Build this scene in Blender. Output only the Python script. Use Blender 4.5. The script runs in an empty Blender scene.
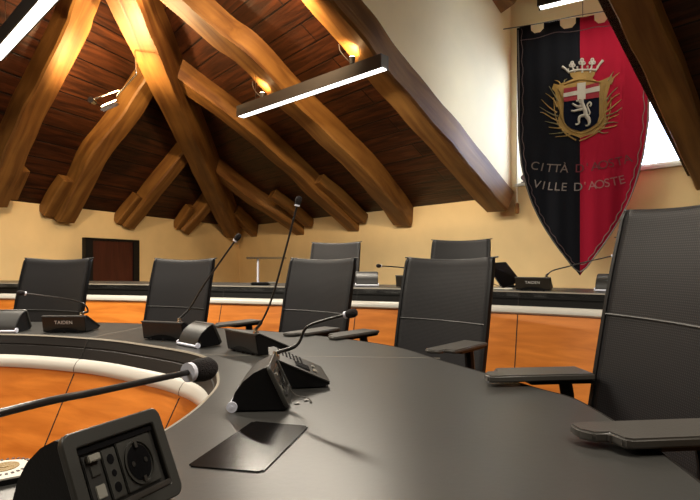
import bpy, bmesh, math, random
from mathutils import Vector, Matrix, noise
random.seed(7)
SC = bpy.context.scene
COL = SC.collection
F = 520.0; HZ = 262.0; CZ = 1.06          # focal length in pixels, horizon row, lens height
PI = math.pi
DESK = 0.74; DAIS = 0.155; DESK2 = DESK + DAIS

# ------------------------------------------------------------------ materials
def new_mat(name):
    m = bpy.data.materials.new(name); m.use_nodes = True
    nt = m.node_tree; b = nt.nodes['Principled BSDF']
    return m, nt, b
def lk(nt, a, b): nt.links.new(a, b)
def simple(name, col, rough=0.5, metal=0.0, spec=0.5, bump=0.0, bscale=60, var=0.0, emit=None, estr=0, coat=0, sheen=0):
    m, nt, b = new_mat(name)
    b.inputs['Base Color'].default_value = (*col, 1)
    b.inputs['Roughness'].default_value = rough
    b.inputs['Metallic'].default_value = metal
    b.inputs['Specular IOR Level'].default_value = spec
    b.inputs['Coat Weight'].default_value = coat
    b.inputs['Sheen Weight'].default_value = sheen
    tc = nt.nodes.new('ShaderNodeTexCoord')
    n = nt.nodes.new('ShaderNodeTexNoise'); n.inputs['Scale'].default_value = bscale; n.inputs['Detail'].default_value = 4
    lk(nt, tc.outputs['Object'], n.inputs['Vector'])
    if var > 0:
        n2 = nt.nodes.new('ShaderNodeTexNoise'); n2.inputs['Scale'].default_value = 3; n2.inputs['Detail'].default_value = 5
        lk(nt, tc.outputs['Object'], n2.inputs['Vector'])
        r = nt.nodes.new('ShaderNodeValToRGB')
        r.color_ramp.elements[0].position = .3; r.color_ramp.elements[1].position = .7
        r.color_ramp.elements[0].color = (*[c*(1-var) for c in col], 1)
        r.color_ramp.elements[1].color = (*[min(1, c*(1+var)) for c in col], 1)
        lk(nt, n2.outputs['Fac'], r.inputs['Fac']); lk(nt, r.outputs['Color'], b.inputs['Base Color'])
    if bump > 0:
        bp = nt.nodes.new('ShaderNodeBump'); bp.inputs['Strength'].default_value = bump; bp.inputs['Distance'].default_value = .004
        lk(nt, n.outputs['Fac'], bp.inputs['Height']); lk(nt, bp.outputs['Normal'], b.inputs['Normal'])
    if emit:
        b.inputs['Emission Color'].default_value = (*emit, 1); b.inputs['Emission Strength'].default_value = estr
    return m
def wood(name, dark, light, stretch=(1.0, 12, 12), rough=.5, bump=.35, planks=None, knots=True, spec=.4, gscale=2.0):
    m, nt, b = new_mat(name)
    b.inputs['Roughness'].default_value = rough
    b.inputs['Specular IOR Level'].default_value = spec
    tc = nt.nodes.new('ShaderNodeTexCoord')
    mp = nt.nodes.new('ShaderNodeMapping'); mp.inputs['Scale'].default_value = stretch
    lk(nt, tc.outputs['Object'], mp.inputs['Vector'])
    n = nt.nodes.new('ShaderNodeTexNoise'); n.inputs['Scale'].default_value = gscale; n.inputs['Detail'].default_value = 8; n.inputs['Distortion'].default_value = .6
    lk(nt, mp.outputs['Vector'], n.inputs['Vector'])
    r = nt.nodes.new('ShaderNodeValToRGB')
    r.color_ramp.elements[0].position = .32; r.color_ramp.elements[1].position = .68
    r.color_ramp.elements[0].color = (*dark, 1); r.color_ramp.elements[1].color = (*light, 1)
    lk(nt, n.outputs['Fac'], r.inputs['Fac'])
    col = r.outputs['Color']; height = n.outputs['Fac']
    if knots:
        n3 = nt.nodes.new('ShaderNodeTexNoise'); n3.inputs['Scale'].default_value = 1.7; n3.inputs['Detail'].default_value = 3
        lk(nt, tc.outputs['Object'], n3.inputs['Vector'])
        mx = nt.nodes.new('ShaderNodeMixRGB'); mx.blend_type = 'MULTIPLY'; mx.inputs['Fac'].default_value = .55
        r3 = nt.nodes.new('ShaderNodeValToRGB'); r3.color_ramp.elements[0].position = .35; r3.color_ramp.elements[1].position = .62
        r3.color_ramp.elements[0].color = (.45, .38, .33, 1); r3.color_ramp.elements[1].color = (1, 1, 1, 1)
        lk(nt, n3.outputs['Fac'], r3.inputs['Fac'])
        lk(nt, col, mx.inputs['Color1']); lk(nt, r3.outputs['Color'], mx.inputs['Color2']); col = mx.outputs['Color']
    if planks:
        bw, rh = planks
        br = nt.nodes.new('ShaderNodeTexBrick')
        br.inputs['Scale'].default_value = 1; br.inputs['Brick Width'].default_value = bw; br.inputs['Row Height'].default_value = rh
        br.inputs['Mortar Size'].default_value = .007; br.inputs['Mortar Smooth'].default_value = .2; br.offset = .37
        br.inputs['Color1'].default_value = (.62, .55, .5, 1); br.inputs['Color2'].default_value = (1, 1, 1, 1); br.inputs['Mortar'].default_value = (.06, .04, .03, 1)
        lk(nt, tc.outputs['Object'], br.inputs['Vector'])
        mx = nt.nodes.new('ShaderNodeMixRGB'); mx.blend_type = 'MULTIPLY'; mx.inputs['Fac'].default_value = 1
        lk(nt, col, mx.inputs['Color1']); lk(nt, br.outputs['Color'], mx.inputs['Color2']); col = mx.outputs['Color']
        ma = nt.nodes.new('ShaderNodeMath'); ma.operation = 'MULTIPLY_ADD'; ma.inputs[1].default_value = -3.0
        lk(nt, br.outputs['Fac'], ma.inputs[0]); lk(nt, n.outputs['Fac'], ma.inputs[2]); height = ma.outputs[0]
    lk(nt, col, b.inputs['Base Color'])
    bp = nt.nodes.new('ShaderNodeBump'); bp.inputs['Strength'].default_value = bump; bp.inputs['Distance'].default_value = .01
    lk(nt, height, bp.inputs['Height']); lk(nt, bp.outputs['Normal'], b.inputs['Normal'])
    return m
def weave(name, a, c, rough=.7, s=340):
    m, nt, b = new_mat(name)
    b.inputs['Roughness'].default_value = rough; b.inputs['Specular IOR Level'].default_value = .25
    tc = nt.nodes.new('ShaderNodeTexCoord')
    w1 = nt.nodes.new('ShaderNodeTexWave'); w1.bands_direction = 'X'; w1.inputs['Scale'].default_value = s/6.28
    w2 = nt.nodes.new('ShaderNodeTexWave'); w2.bands_direction = 'Z'; w2.inputs['Scale'].default_value = s/6.28
    lk(nt, tc.outputs['Object'], w1.inputs['Vector']); lk(nt, tc.outputs['Object'], w2.inputs['Vector'])
    mu = nt.nodes.new('ShaderNodeMath'); mu.operation = 'MULTIPLY'
    lk(nt, w1.outputs['Fac'], mu.inputs[0]); lk(nt, w2.outputs['Fac'], mu.inputs[1])
    mx = nt.nodes.new('ShaderNodeMixRGB'); mx.inputs['Color1'].default_value = (*a, 1); mx.inputs['Color2'].default_value = (*c, 1)
    lk(nt, mu.outputs[0], mx.inputs['Fac']); lk(nt, mx.outputs['Color'], b.inputs['Base Color'])
    bp = nt.nodes.new('ShaderNodeBump'); bp.inputs['Strength'].default_value = .4; bp.inputs['Distance'].default_value = .001
    lk(nt, mu.outputs[0], bp.inputs['Height']); lk(nt, bp.outputs['Normal'], b.inputs['Normal'])
    return m

M = {}
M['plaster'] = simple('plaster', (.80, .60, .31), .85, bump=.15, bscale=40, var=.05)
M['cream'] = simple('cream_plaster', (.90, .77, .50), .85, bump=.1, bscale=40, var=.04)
M['floor'] = wood('floor_boards', (.07, .045, .03), (.12, .08, .05), (1, 8, 8), .5, planks=(1.6, .12), knots=False)
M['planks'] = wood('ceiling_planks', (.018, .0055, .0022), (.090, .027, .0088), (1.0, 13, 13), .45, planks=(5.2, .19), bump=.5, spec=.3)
M['beam'] = wood('old_timber', (.12, .045, .010), (.29, .140, .034), (.5, 6, 6), .5, bump=.4)
M['desk'] = simple('desk_linoleum', (.040, .039, .037), .33, bump=.04, bscale=90, var=.10, spec=.5)
M['desk_edge'] = simple('desk_edge_band', (.013, .011, .010), .45, bump=.05, spec=.25)
M['bench_edge'] = simple('bench_edge_band', (.005, .0045, .004), .5, spec=.12)
M['edge_line'] = simple('desk_edge_lip', (.28, .25, .2), .35)
M['seam'] = simple('seam_line', (.22, .20, .17), .5)
M['trim'] = simple('white_trim', (.56, .54, .49), .3, spec=.5)
M['orange'] = wood('cherry_veneer', (.50, .14, .014), (.72, .235, .032), (1.2, 1.2, 9), .38, bump=.05, knots=False, gscale=2.6)
M['dark_gap'] = simple('dark_joint', (.01, .008, .006), .8)
M['mesh'] = weave('chair_mesh', (.008, .0078, .009), (.030, .028, .030), .5)
M['blk'] = simple('black_plastic', (.006, .006, .007), .42, bump=.08, bscale=300, spec=.25)
M['blk_soft'] = simple('dark_grey_plastic', (.022, .021, .020), .42, bump=.08, bscale=300)
M['gloss'] = simple('black_gloss', (.008, .008, .009), .12)
M['armpad'] = simple('arm_pad_rubber', (.062, .057, .052), .36, bump=.1, bscale=200)
M['chrome'] = simple('chrome', (.7, .69, .67), .18, metal=1)
M['dull_metal'] = simple('dull_metal', (.25, .24, .23), .35, metal=1)
M['foam'] = simple('foam', (.014, .010, .011), .95, bump=1, bscale=500)
M['white_plastic'] = simple('white_plastic', (.80, .82, .95), .4)
M['socket_grey'] = simple('socket_grey', (.040, .039, .036), .36)
M['module_light'] = simple('module_light', (.26, .25, .22), .35)
M['brown_plate'] = simple('brown_plate', (.030, .024, .018), .4, spec=.3)
M['text'] = simple('printed_grey', (.75, .73, .70), .5)
M['glasstop'] = simple('black_cover_plate', (.005, .0045, .0045), .20, bump=.02, spec=.14)
M['lamp_body'] = simple('lamp_housing', (.035, .033, .032), .45)
M['lamp_glow'] = simple('lamp_diffuser', (.9, .9, .88), .5, emit=(1, .97, .90), estr=4)
M['bulb'] = simple('halogen_bulb', (1, .9, .7), .5, emit=(1, .78, .42), estr=30)
M['door'] = wood('door_mahogany', (.040, .008, .005), (.065, .014, .008), (8, 8, 1), .4, knots=False)
M['navy'] = simple('navy_cloth', (.004, .006, .016), .9, bump=.3, bscale=250, spec=.1)
M['gold'] = simple('gold_thread', (.30, .18, .035), .5, bump=.6, bscale=220, var=.25)
M['olive'] = simple('olive_thread', (.16, .14, .06), .6, bump=.4, bscale=250, var=.2)
M['silver'] = simple('silver_thread', (.46, .44, .40), .6, bump=.4, bscale=250)
M['crimson'] = simple('crimson_cloth', (.25, .010, .025), .8, bump=.3, bscale=250)
M['dark_thread'] = simple('dark_thread', (.09, .055, .06), .7)
M['mid_thread'] = simple('grey_thread', (.20, .17, .165), .7)
M['frame_white'] = simple('window_frame_paint', (.7, .68, .6), .5)
M['paper'] = simple('paper', (.75, .72, .64), .7)
M['cord'] = simple('cord', (.10, .09, .08), .7)
M['pale_cord'] = simple('pale_cord', (.55, .52, .45), .7)
def glass():
    m, nt, b = new_mat('window_glass')
    b.inputs['Base Color'].default_value = (.95, .98, 1, 1); b.inputs['Roughness'].default_value = 0
    b.inputs['Transmission Weight'].default_value = 1; b.inputs['IOR'].default_value = 1.02
    return m
M['glass'] = glass()
def flag_cloth():
    m, nt, b = new_mat('banner_cloth')
    b.inputs['Roughness'].default_value = .85; b.inputs['Specular IOR Level'].default_value = .2
    tc = nt.nodes.new('ShaderNodeTexCoord'); sx = nt.nodes.new('ShaderNodeSeparateXYZ')
    lk(nt, tc.outputs['Object'], sx.inputs[0])
    g = nt.nodes.new('ShaderNodeMath'); g.operation = 'GREATER_THAN'; g.inputs[1].default_value = 0.0
    lk(nt, sx.outputs['X'], g.inputs[0])
    mx = nt.nodes.new('ShaderNodeMixRGB'); mx.inputs['Color1'].default_value = (.003, .004, .008, 1); mx.inputs['Color2'].default_value = (.33, .005, .028, 1)
    lk(nt, g.outputs[0], mx.inputs['Fac']); lk(nt, mx.outputs['Color'], b.inputs['Base Color'])
    n = nt.nodes.new('ShaderNodeTexNoise'); n.inputs['Scale'].default_value = 300
    lk(nt, tc.outputs['Object'], n.inputs['Vector'])
    bp = nt.nodes.new('ShaderNodeBump'); bp.inputs['Strength'].default_value = .2; bp.inputs['Distance'].default_value = .002
    lk(nt, n.outputs['Fac'], bp.inputs['Height']); lk(nt, bp.outputs['Normal'], b.inputs['Normal'])
    # cloth lets a little window light through
    tr = nt.nodes.new('ShaderNodeBsdfTranslucent'); lk(nt, mx.outputs['Color'], tr.inputs['Color'])
    ms = nt.nodes.new('ShaderNodeMixShader'); ms.inputs['Fac'].default_value = .08
    out = nt.nodes['Material Output']
    lk(nt, b.outputs[0], ms.inputs[1]); lk(nt, tr.outputs[0], ms.inputs[2]); lk(nt, ms.outputs[0], out.inputs['Surface'])
    return m
M['flag'] = flag_cloth()

# ------------------------------------------------------------------ helpers
def link(name, me, mat, parent=None, smooth=False):
    o = bpy.data.objects.new(name, me); COL.objects.link(o)
    if mat is not None and not me.materials: me.materials.append(mat)
    if parent is not None: o.parent = parent
    if smooth:
        for p in me.polygons: p.use_smooth = True
    return o
def raw(name, vs, fs, mat, parent=None, smooth=False):
    me = bpy.data.meshes.new(name); me.from_pydata([tuple(v) for v in vs], [], fs)
    bm = bmesh.new(); bm.from_mesh(me); bmesh.ops.recalc_face_normals(bm, faces=bm.faces); bm.to_mesh(me); bm.free()
    return link(name, me, mat, parent, smooth)
def fin(name, bm, mat, parent=None, smooth=False):
    bmesh.ops.recalc_face_normals(bm, faces=bm.faces)
    me = bpy.data.meshes.new(name); bm.to_mesh(me); bm.free()
    return link(name, me, mat, parent, smooth)
def auto(o, ang=40):
    me = o.data
    for p in me.polygons: p.use_smooth = True
    me.set_sharp_from_angle(angle=math.radians(ang))
    return o
def add_box(bm, c, s, bev=0, rot=None, seg=2):
    t = bmesh.new(); bmesh.ops.create_cube(t, size=1)
    bmesh.ops.scale(t, vec=s, verts=t.verts)
    if bev: bmesh.ops.bevel(t, geom=t.edges[:], offset=bev, segments=seg, affect='EDGES')
    mat = Matrix.Translation(c) @ (rot.to_4x4() if rot else Matrix.Identity(4))
    bmesh.ops.transform(t, matrix=mat, verts=t.verts)
    me = bpy.data.meshes.new('t'); t.to_mesh(me); t.free(); bm.from_mesh(me); bpy.data.meshes.remove(me)
def box(name, c, s, mat, parent=None, bev=0, rot=None):
    bm = bmesh.new(); add_box(bm, c, s, bev, rot); o = fin(name, bm, mat, parent)
    if bev: auto(o)
    return o
def frames(pts):
    out = []; up = None
    for i, p in enumerate(pts):
        t = (pts[min(i+1, len(pts)-1)] - pts[max(i-1, 0)]).normalized()
        if up is None: up = Vector((0, 0, 1)) if abs(t.z) < .9 else Vector((1, 0, 0))
        s = t.cross(up).normalized(); up = s.cross(t).normalized(); out.append((t, s, up))
    return out
def add_tube(bm, pts, r, n=10, caps=True):
    pts = [Vector(p) for p in pts]; rs = r if isinstance(r, (list, tuple)) else [r]*len(pts)
    rings = []
    for p, (t, s, u), rr in zip(pts, frames(pts), rs):
        rings.append([bm.verts.new(p + s*math.cos(2*PI*k/n)*rr + u*math.sin(2*PI*k/n)*rr) for k in range(n)])
    for a, b in zip(rings, rings[1:]):
        for k in range(n): bm.faces.new((a[k], a[(k+1) % n], b[(k+1) % n], b[k]))
    if caps: bm.faces.new(rings[0]); bm.faces.new(rings[-1])
def tube(name, pts, r, mat, parent=None, n=10):
    bm = bmesh.new(); add_tube(bm, pts, r, n); return auto(fin(name, bm, mat, parent), 50)
def smooth_path(pts, n=8, closed=False):
    P = [Vector(p) for p in pts]; out = []
    m = len(P); rng = range(m) if closed else range(m-1)
    for i in rng:
        if closed: a, b, c, d = P[(i-1) % m], P[i], P[(i+1) % m], P[(i+2) % m]
        else: a, b, c, d = P[max(i-1, 0)], P[i], P[i+1], P[min(i+2, m-1)]
        for k in range(n):
            t = k/n
            out.append(.5*((2*b) + (c-a)*t + (2*a-5*b+4*c-d)*t*t + (3*b-a-3*c+d)*t**3))
    if not closed: out.append(P[-1])
    return out
def prism(name, prof, x0, x1, mat, parent=None, bev=0, ang=35):
    """profile in (y,z) extruded along x"""
    bm = bmesh.new()
    a = [bm.verts.new((x0, y, z)) for y, z in prof]; b = [bm.verts.new((x1, y, z)) for y, z in prof]
    n = len(prof)
    for i in range(n): bm.faces.new((a[i], a[(i+1) % n], b[(i+1) % n], b[i]))
    bm.faces.new(a); bm.faces.new(b)
    if bev:
        es = [e for e in bm.edges if e.is_manifold and e.calc_face_angle(0) > .5]
        bmesh.ops.bevel(bm, geom=es, offset=bev, segments=2, affect='EDGES')
    return auto(fin(name, bm, mat, parent), ang)
def tag(o, label=None, cat=None, group=None, kind=None):
    if label: o['label'] = label
    if cat: o['category'] = cat
    if group: o['group'] = group
    if kind: o['kind'] = kind
    return o
def empty(name, loc, rz=0, label=None, cat=None, group=None):
    o = bpy.data.objects.new(name, None); COL.objects.link(o); o.location = loc; o.rotation_euler = (0, 0, rz)
    o.empty_display_size = .05
    return tag(o, label, cat, group)
def copy_tree(o, parent=None):
    c = o.copy(); COL.objects.link(c)
    if parent: c.parent = parent
    for ch in [x for x in o.children]: copy_tree(ch, c)
    return c
def text_mesh(s, size, extr=.0004, align='CENTER'):
    cu = bpy.data.curves.new('t', 'FONT'); cu.body = s; cu.size = size; cu.extrude = extr; cu.align_x = align; cu.align_y = 'CENTER'
    cu.space_character = 1.05
    o = bpy.data.objects.new('t', cu); COL.objects.link(o)
    bpy.context.view_layer.update()
    me = bpy.data.meshes.new_from_object(o.evaluated_get(bpy.context.evaluated_depsgraph_get()))
    bpy.data.objects.remove(o); bpy.data.curves.remove(cu)
    return me
def ground(px, py, z):
    d = (CZ-z)*F/(py-HZ); return Vector(((px-350)*d/F, d, z))
def struct(o): o['kind'] = 'structure'; return o

# ------------------------------------------------------------------ camera
cam = bpy.data.cameras.new('camera'); co = bpy.data.objects.new('camera', cam); COL.objects.link(co)
co.location = (0, 0, CZ); co.rotation_euler = (PI/2, 0, 0)
cam.sensor_width = 36; cam.lens = 36*F/700; cam.shift_y = (HZ-250)/700; cam.clip_start = .02
SC.camera = co

# ------------------------------------------------------------------ room shell
WR = Vector((.631, -.776)).normalized(); NR = Vector((-WR.y*-1, 0)).xy if False else Vector((-.776, -.631)).normalized()
WL = Vector((-.353, -.936)).normalized(); NL = Vector((.936, -.353)).normalized()
C0 = Vector((-2.05, 9.60))
WT = CZ + .65
SR, SL = .614, 1.20
Q1 = C0 + WR*13; Q2 = C0 + WL*12
poly = [C0, Q1, Vector((3.6, -4.2)), Vector((-4.6, -4.6)), Q2]     # clockwise seen from above
planes = []
for i in range(5):
    a, b = poly[i], poly[(i+1) % 5]
    w = (b-a).normalized(); n = Vector((w.y, -w.x))
    if n.dot(Vector((0, 1))-a) < 0: n = -n
    sl = {0: SR, 4: SL}.get(i, .62)
    planes.append((a, n, sl, w))
PR, PL = planes[0], planes[4]
def zroof(pl, p): return WT + pl[2]*(p-pl[0]).dot(pl[1])
def on_roof(px, py, pl, off):
    """where the line of sight meets a plane `off` metres under a roof slope"""
    dx, dz = (px-350)/F, (HZ-py)/F
    k0 = WT - off + pl[2]*(-pl[0].dot(pl[1])); k1 = pl[2]*(dx*pl[1].x + pl[1].y)
    t = (k0-CZ)/(dz-k1)
    return Vector((dx*t, t, CZ+dz*t))
def clip(pg, f):
    out = []
    for i in range(len(pg)):
        a, b = pg[i], pg[(i+1) % len(pg)]; fa, fb = f(a), f(b)
        if fa >= 0: out.append(a)
        if fa*fb < 0: out.append(a + (b-a)*(fa/(fa-fb)))
    return out
S3, S4, DTOP = 5.76, 7.30, 3.6                 # dormer opening: from and to along the right wall, reach inwards
def rp(s, d, z=None):
    p = C0 + WR*s + NR*d
    return Vector((p.x, p.y, (WT + SR*d) if z is None else z))
def frame_obj(o, origin, x, n):
    """give object a frame: local x along x, local z along n"""
    x = x.normalized(); n = (n - x*n.dot(x)).normalized(); y = n.cross(x)
    m = Matrix((x, y, n)).transposed().to_4x4(); m.translation = origin
    o.data.transform(m.inverted()); o.matrix_world = m
names = ['ceiling', 'ceiling_rear_right', 'ceiling_rear', 'ceiling_rear_left', 'ceiling_left']
for i, pl in enumerate(planes):
    pg = poly[:]
    for j, q in enumerate(planes):
        if j != i: pg = clip(pg, lambda p, q=q: zroof(q, p)-zroof(pl, p))
    pieces = [pg]
    if i == 0:
        s_of = lambda p: (p-C0).dot(WR); d_of = lambda p: (p-C0).dot(NR)
        pieces = [clip(pg, lambda p: S3-s_of(p)), clip(pg, lambda p: s_of(p)-S4),
                  clip(clip(clip(pg, lambda p: s_of(p)-S3), lambda p: S4-s_of(p)), lambda p: d_of(p)-DTOP)]
    vs, fs = [], []
    for g in pieces:
        k = len(vs); vs += [Vector((p.x, p.y, zroof(pl, p))) for p in g]; fs.append(list(range(k, k+len(g))))
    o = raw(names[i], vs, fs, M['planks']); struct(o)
    nn = Vector((-pl[1].x*pl[2], -pl[1].y*pl[2], 1)).normalized()
    frame_obj(o, Vector((pl[0].x, pl[0].y, WT)), Vector((pl[3].x, pl[3].y, 0)), nn)
    md = o.modifiers.new('thick', 'SOLIDIFY'); md.thickness = .06; md.offset = 1 if o.data.polygons[0].normal.z > 0 else -1
for nm, a, b in (('wall_right', C0, Q1), ('wall_left', Q2, C0), ('wall_rear_right', Q1, poly[2]), ('wall_rear', poly[2], poly[3]), ('wall_rear_left', poly[3], Q2)):
    w = (b-a).normalized(); n = Vector((-w.y, w.x))
    mid = (a+b)/2
    if n.dot(mid - Vector((-.5, 2))) < 0: n = -n
    t = n*.25
    vs = [(a.x, a.y, 0), (b.x, b.y, 0), (b.x, b.y, WT), (a.x, a.y, WT)]
    vs += [(p[0]+t.x, p[1]+t.y, p[2]) for p in vs]
    struct(raw(nm, vs, [(0, 1, 2, 3), (4, 5, 6, 7), (0, 1, 5, 4), (1, 2, 6, 5), (2, 3, 7, 6), (3, 0, 4, 7)], M['plaster']))
struct(raw('floor', [(p.x, p.y, 0) for p in poly] + [(p.x, p.y, -.1) for p in poly],
           [(0, 1, 2, 3, 4), (5, 6, 7, 8, 9)] + [(i, (i+1) % 5, 5+(i+1) % 5, 5+i) for i in range(5)], M['floor']))

# dormer: cheeks, head wall, ceiling, window
DH = 3.05 + CZ          # dormer ceiling height
SILL = CZ + .755; WHEAD = CZ + 1.88
for nm, s, o_ in (('wall_dormer_left', S3, -.12), ('wall_dormer_right', S4, .12)):
    vs = []
    for ss in (s, s+o_):
        vs += [rp(ss, 0), rp(ss, DTOP), rp(ss, DTOP, DH+.9), rp(ss, 0, DH)]
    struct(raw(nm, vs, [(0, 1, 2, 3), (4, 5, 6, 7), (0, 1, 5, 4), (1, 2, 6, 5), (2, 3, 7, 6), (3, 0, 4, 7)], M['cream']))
def rbox(name, s0, s1, d0, d1, z0, z1, mat, parent=None, bev=0):
    c = rp((s0+s1)/2, (d0+d1)/2, (z0+z1)/2)
    rot = Matrix.Rotation(math.atan2(WR.y, WR.x), 3, 'Z')
    return box(name, c, (s1-s0, abs(d1-d0), z1-z0), mat, parent, bev, rot)
W0, W1 = S3+.07, S4-.02
struct(rbox('wall_dormer_parapet', S3, S4, -.25, 0, WT, SILL-.02, M['plaster']))
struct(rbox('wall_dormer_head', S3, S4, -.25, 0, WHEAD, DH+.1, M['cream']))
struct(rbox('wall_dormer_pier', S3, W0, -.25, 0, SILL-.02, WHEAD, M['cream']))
o = raw('ceiling_dormer', [rp(S3-.1, -.25, DH), rp(S4+.1, -.25, DH), rp(S4+.1, DTOP, DH+.9), rp(S3-.1, DTOP, DH+.9),
                           rp(S3-.1, -.25, DH+.1), rp(S4+.1, -.25, DH+.1), rp(S4+.1, DTOP, DH+1.0), rp(S3-.1, DTOP, DH+1.0)],
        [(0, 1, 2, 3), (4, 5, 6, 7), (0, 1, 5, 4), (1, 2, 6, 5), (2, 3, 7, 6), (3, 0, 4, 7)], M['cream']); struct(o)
o = raw('wall_dormer_back', [rp(S3-.1, DTOP), rp(S4+.1, DTOP), rp(S4+.1, DTOP, DH+1), rp(S3-.1, DTOP, DH+1),
                             rp(S3-.1, DTOP+.1), rp(S4+.1, DTOP+.1), rp(S4+.1, DTOP+.1, DH+1), rp(S3-.1, DTOP+.1, DH+1)],
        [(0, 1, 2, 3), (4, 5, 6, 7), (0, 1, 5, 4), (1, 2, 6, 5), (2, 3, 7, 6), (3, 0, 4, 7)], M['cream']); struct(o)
win = empty('window_1', rp((W0+W1)/2, -.12, SILL), 0); struct(win)
iv = Matrix.Translation(-rp((W0+W1)/2, -.12, SILL))
def wpart(name, *a, **k):
    o = rbox(name, *a, **k); o.data.transform(iv); o.parent = win; return o
bmf = bmesh.new()
rotw = Matrix.Rotation(math.atan2(WR.y, WR.x), 3, 'Z')
for (a, b, c, d) in ((W0, W1, SILL, SILL+.05), (W0, W1, WHEAD-.05, WHEAD), (W0, W0+.05, SILL, WHEAD), (W1-.05, W1, SILL, WHEAD), ((W0+W1)/2-.03, (W0+W1)/2+.03, SILL, WHEAD)):
    add_box(bmf, rp((a+b)/2, -.15, (c+d)/2), (b-a, .05, d-c), .004, rotw)
o = fin('window_frame', bmf, M['frame_white']); o.data.transform(iv); o.parent = win
wpart('pane', W0, W1, -.148, -.152, SILL, WHEAD, M['glass'])
wpart('window_sill', W0, W1, -.14, .03, SILL-.02, SILL+.004, M['frame_white'])

# low door in the left wall
def lp(px):      # ground point on the left wall seen in column px
    k = (px-350)/F
    t = (k*C0.y - C0.x)/(WL.x - k*WL.y)
    return t
tl0, tl1 = lp(82), lp(136)
door = struct(empty('door_1', (0, 0, 0)))
def lbox(name, t0, t1, e0, e1, z0, z1, mat, parent, bev=0):
    p = C0 + WL*((t0+t1)/2) + NL*((e0+e1)/2)
    rot = Matrix.Rotation(math.atan2(WL.y, WL.x), 3, 'Z')
    return box(name, (p.x, p.y, (z0+z1)/2), (abs(t1-t0), abs(e1-e0), z1-z0), mat, parent, bev, rot)
zt = CZ + .30
bmd = bmesh.new(); rl = Matrix.Rotation(math.atan2(WL.y, WL.x), 3, 'Z')
for (a, b, c, d) in ((tl1, tl1+.11, 0, zt), (tl0-.11, tl0, 0, zt), (tl1, tl0, zt-.03, zt)):
    p = C0 + WL*((a+b)/2) + NL*.03
    add_box(bmd, (p.x, p.y, (c+d)/2), (abs(b-a), .07, d-c), .004, rl)
fin('door_frame', bmd, M['blk'], door)
lbox('door_panel', tl1+.10, tl0-.10, .0, .045, .0, zt-.03, M['door'], door, .004)

# ------------------------------------------------------------------ timbers
def sweep_timber(name, pts, width, depth, nrm, mat, parent=None, n=7, wob=.012, seed=0, taper=(1, 1)):
    P = smooth_path(pts, n)
    m = len(P); ring = []
    bm = bmesh.new()
    cs = [(-.5, .10), (-.5, 1.05), (.5, 1.05), (.5, .10), (.44, .0), (-.44, .0)]
    for i, p in enumerate(P):
        t = (P[min(i+1, m-1)]-P[max(i-1, 0)]).normalized()
        s = t.cross(nrm).normalized(); u = s.cross(t).normalized()
        if u.dot(nrm) < 0: u = -u
        r = []
        for a, b in cs:
            v = p + s*a*width*(taper[0] + (taper[1]-taper[0])*i/(m-1)) + u*b*depth
            w = noise.noise_vector(p*2.6 + Vector((seed, 0, 0)))*wob*1.3 + noise.noise_vector(v*5 + Vector((seed, 3, 0)))*wob*.55
            r.append(bm.verts.new(v + w))
        ring.append(r)
    k = len(cs)
    for a, b in zip(ring, ring[1:]):
        for j in range(k): bm.faces.new((a[j], a[(j+1) % k], b[(j+1) % k], b[j]))
    bm.faces.new(ring[0]); bm.faces.new(ring[-1])
    o = auto(fin(name, bm, mat), 28)
    org = P[-1]; frame_obj(o, org, P[0]-P[-1], nrm)
    if parent: 
        o.parent = parent; o.matrix_parent_inverse = parent.matrix_world.inverted()
    return o
nR = Vector((-NR.x*SR, -NR.y*SR, 1)).normalized(); nL = Vector((-NL.x*SL, -NL.y*SL, 1)).normalized()
seed = [0]
def rafter(pxs, pl, width, depth, label, stub=None, name='ceiling_beam', group='old timber rafters under the roof', ext=0):
    nrm = nR if pl is PR else nL
    off = depth*math.sqrt(1+pl[2]**2)
    pts = [on_roof(x, y, pl, off) for x, y in pxs]
    pts[-1] = pts[-1] + (pts[-1]-pts[-2]).normalized()*ext
    seed[0] += 5
    o = sweep_timber(name, pts, width, depth, nrm, M['beam'], seed=seed[0])
    tag(o, label, 'beam', group)
    if stub:
        so = depth*.72*math.sqrt(1+pl[2]**2)
        sp = [on_roof(x, y, pl, so) for x, y in stub]
        q = sweep_timber('bracket', sp, width*.65, depth*.6, nrm, M['beam'], seed=seed[0]+2)
        mw = q.matrix_world.copy(); bpy.context.view_layer.update()
        q.parent = o; q.matrix_parent_inverse = o.matrix_world.inverted(); q.matrix_world = mw
    return o
# left slope
rafter([(122, -84), (97, -22), (84, 12), (80, 27), (66, 55), (48, 89), (32, 120), (15, 160), (3, 194), (-3, 208)], PL, .235, .20,
       'curved golden rafter at the far left, left of the small chrome spotlight', [(22, 172), (12, 200)])
rafter([(165, 65), (147, 93), (128, 123), (99, 160), (81, 198), (66, 223)], PL, .235, .20,
       'bent rafter below the chrome spotlight, its foot just left of the dark low door', [(70, 182), (50, 216)])
rafter([(196, 146), (160, 190), (147, 207), (130, 229)], PL, .215, .18,
       'dark rafter whose foot hangs right above the right side of the low door', [(141, 198), (121, 224)])
rafter([(214, 200), (204, 214), (186, 233)], PL, .215, .18,
       'shortest dark rafter left of the hip beam, near the room corner', [(193, 208), (179, 229)])
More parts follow.
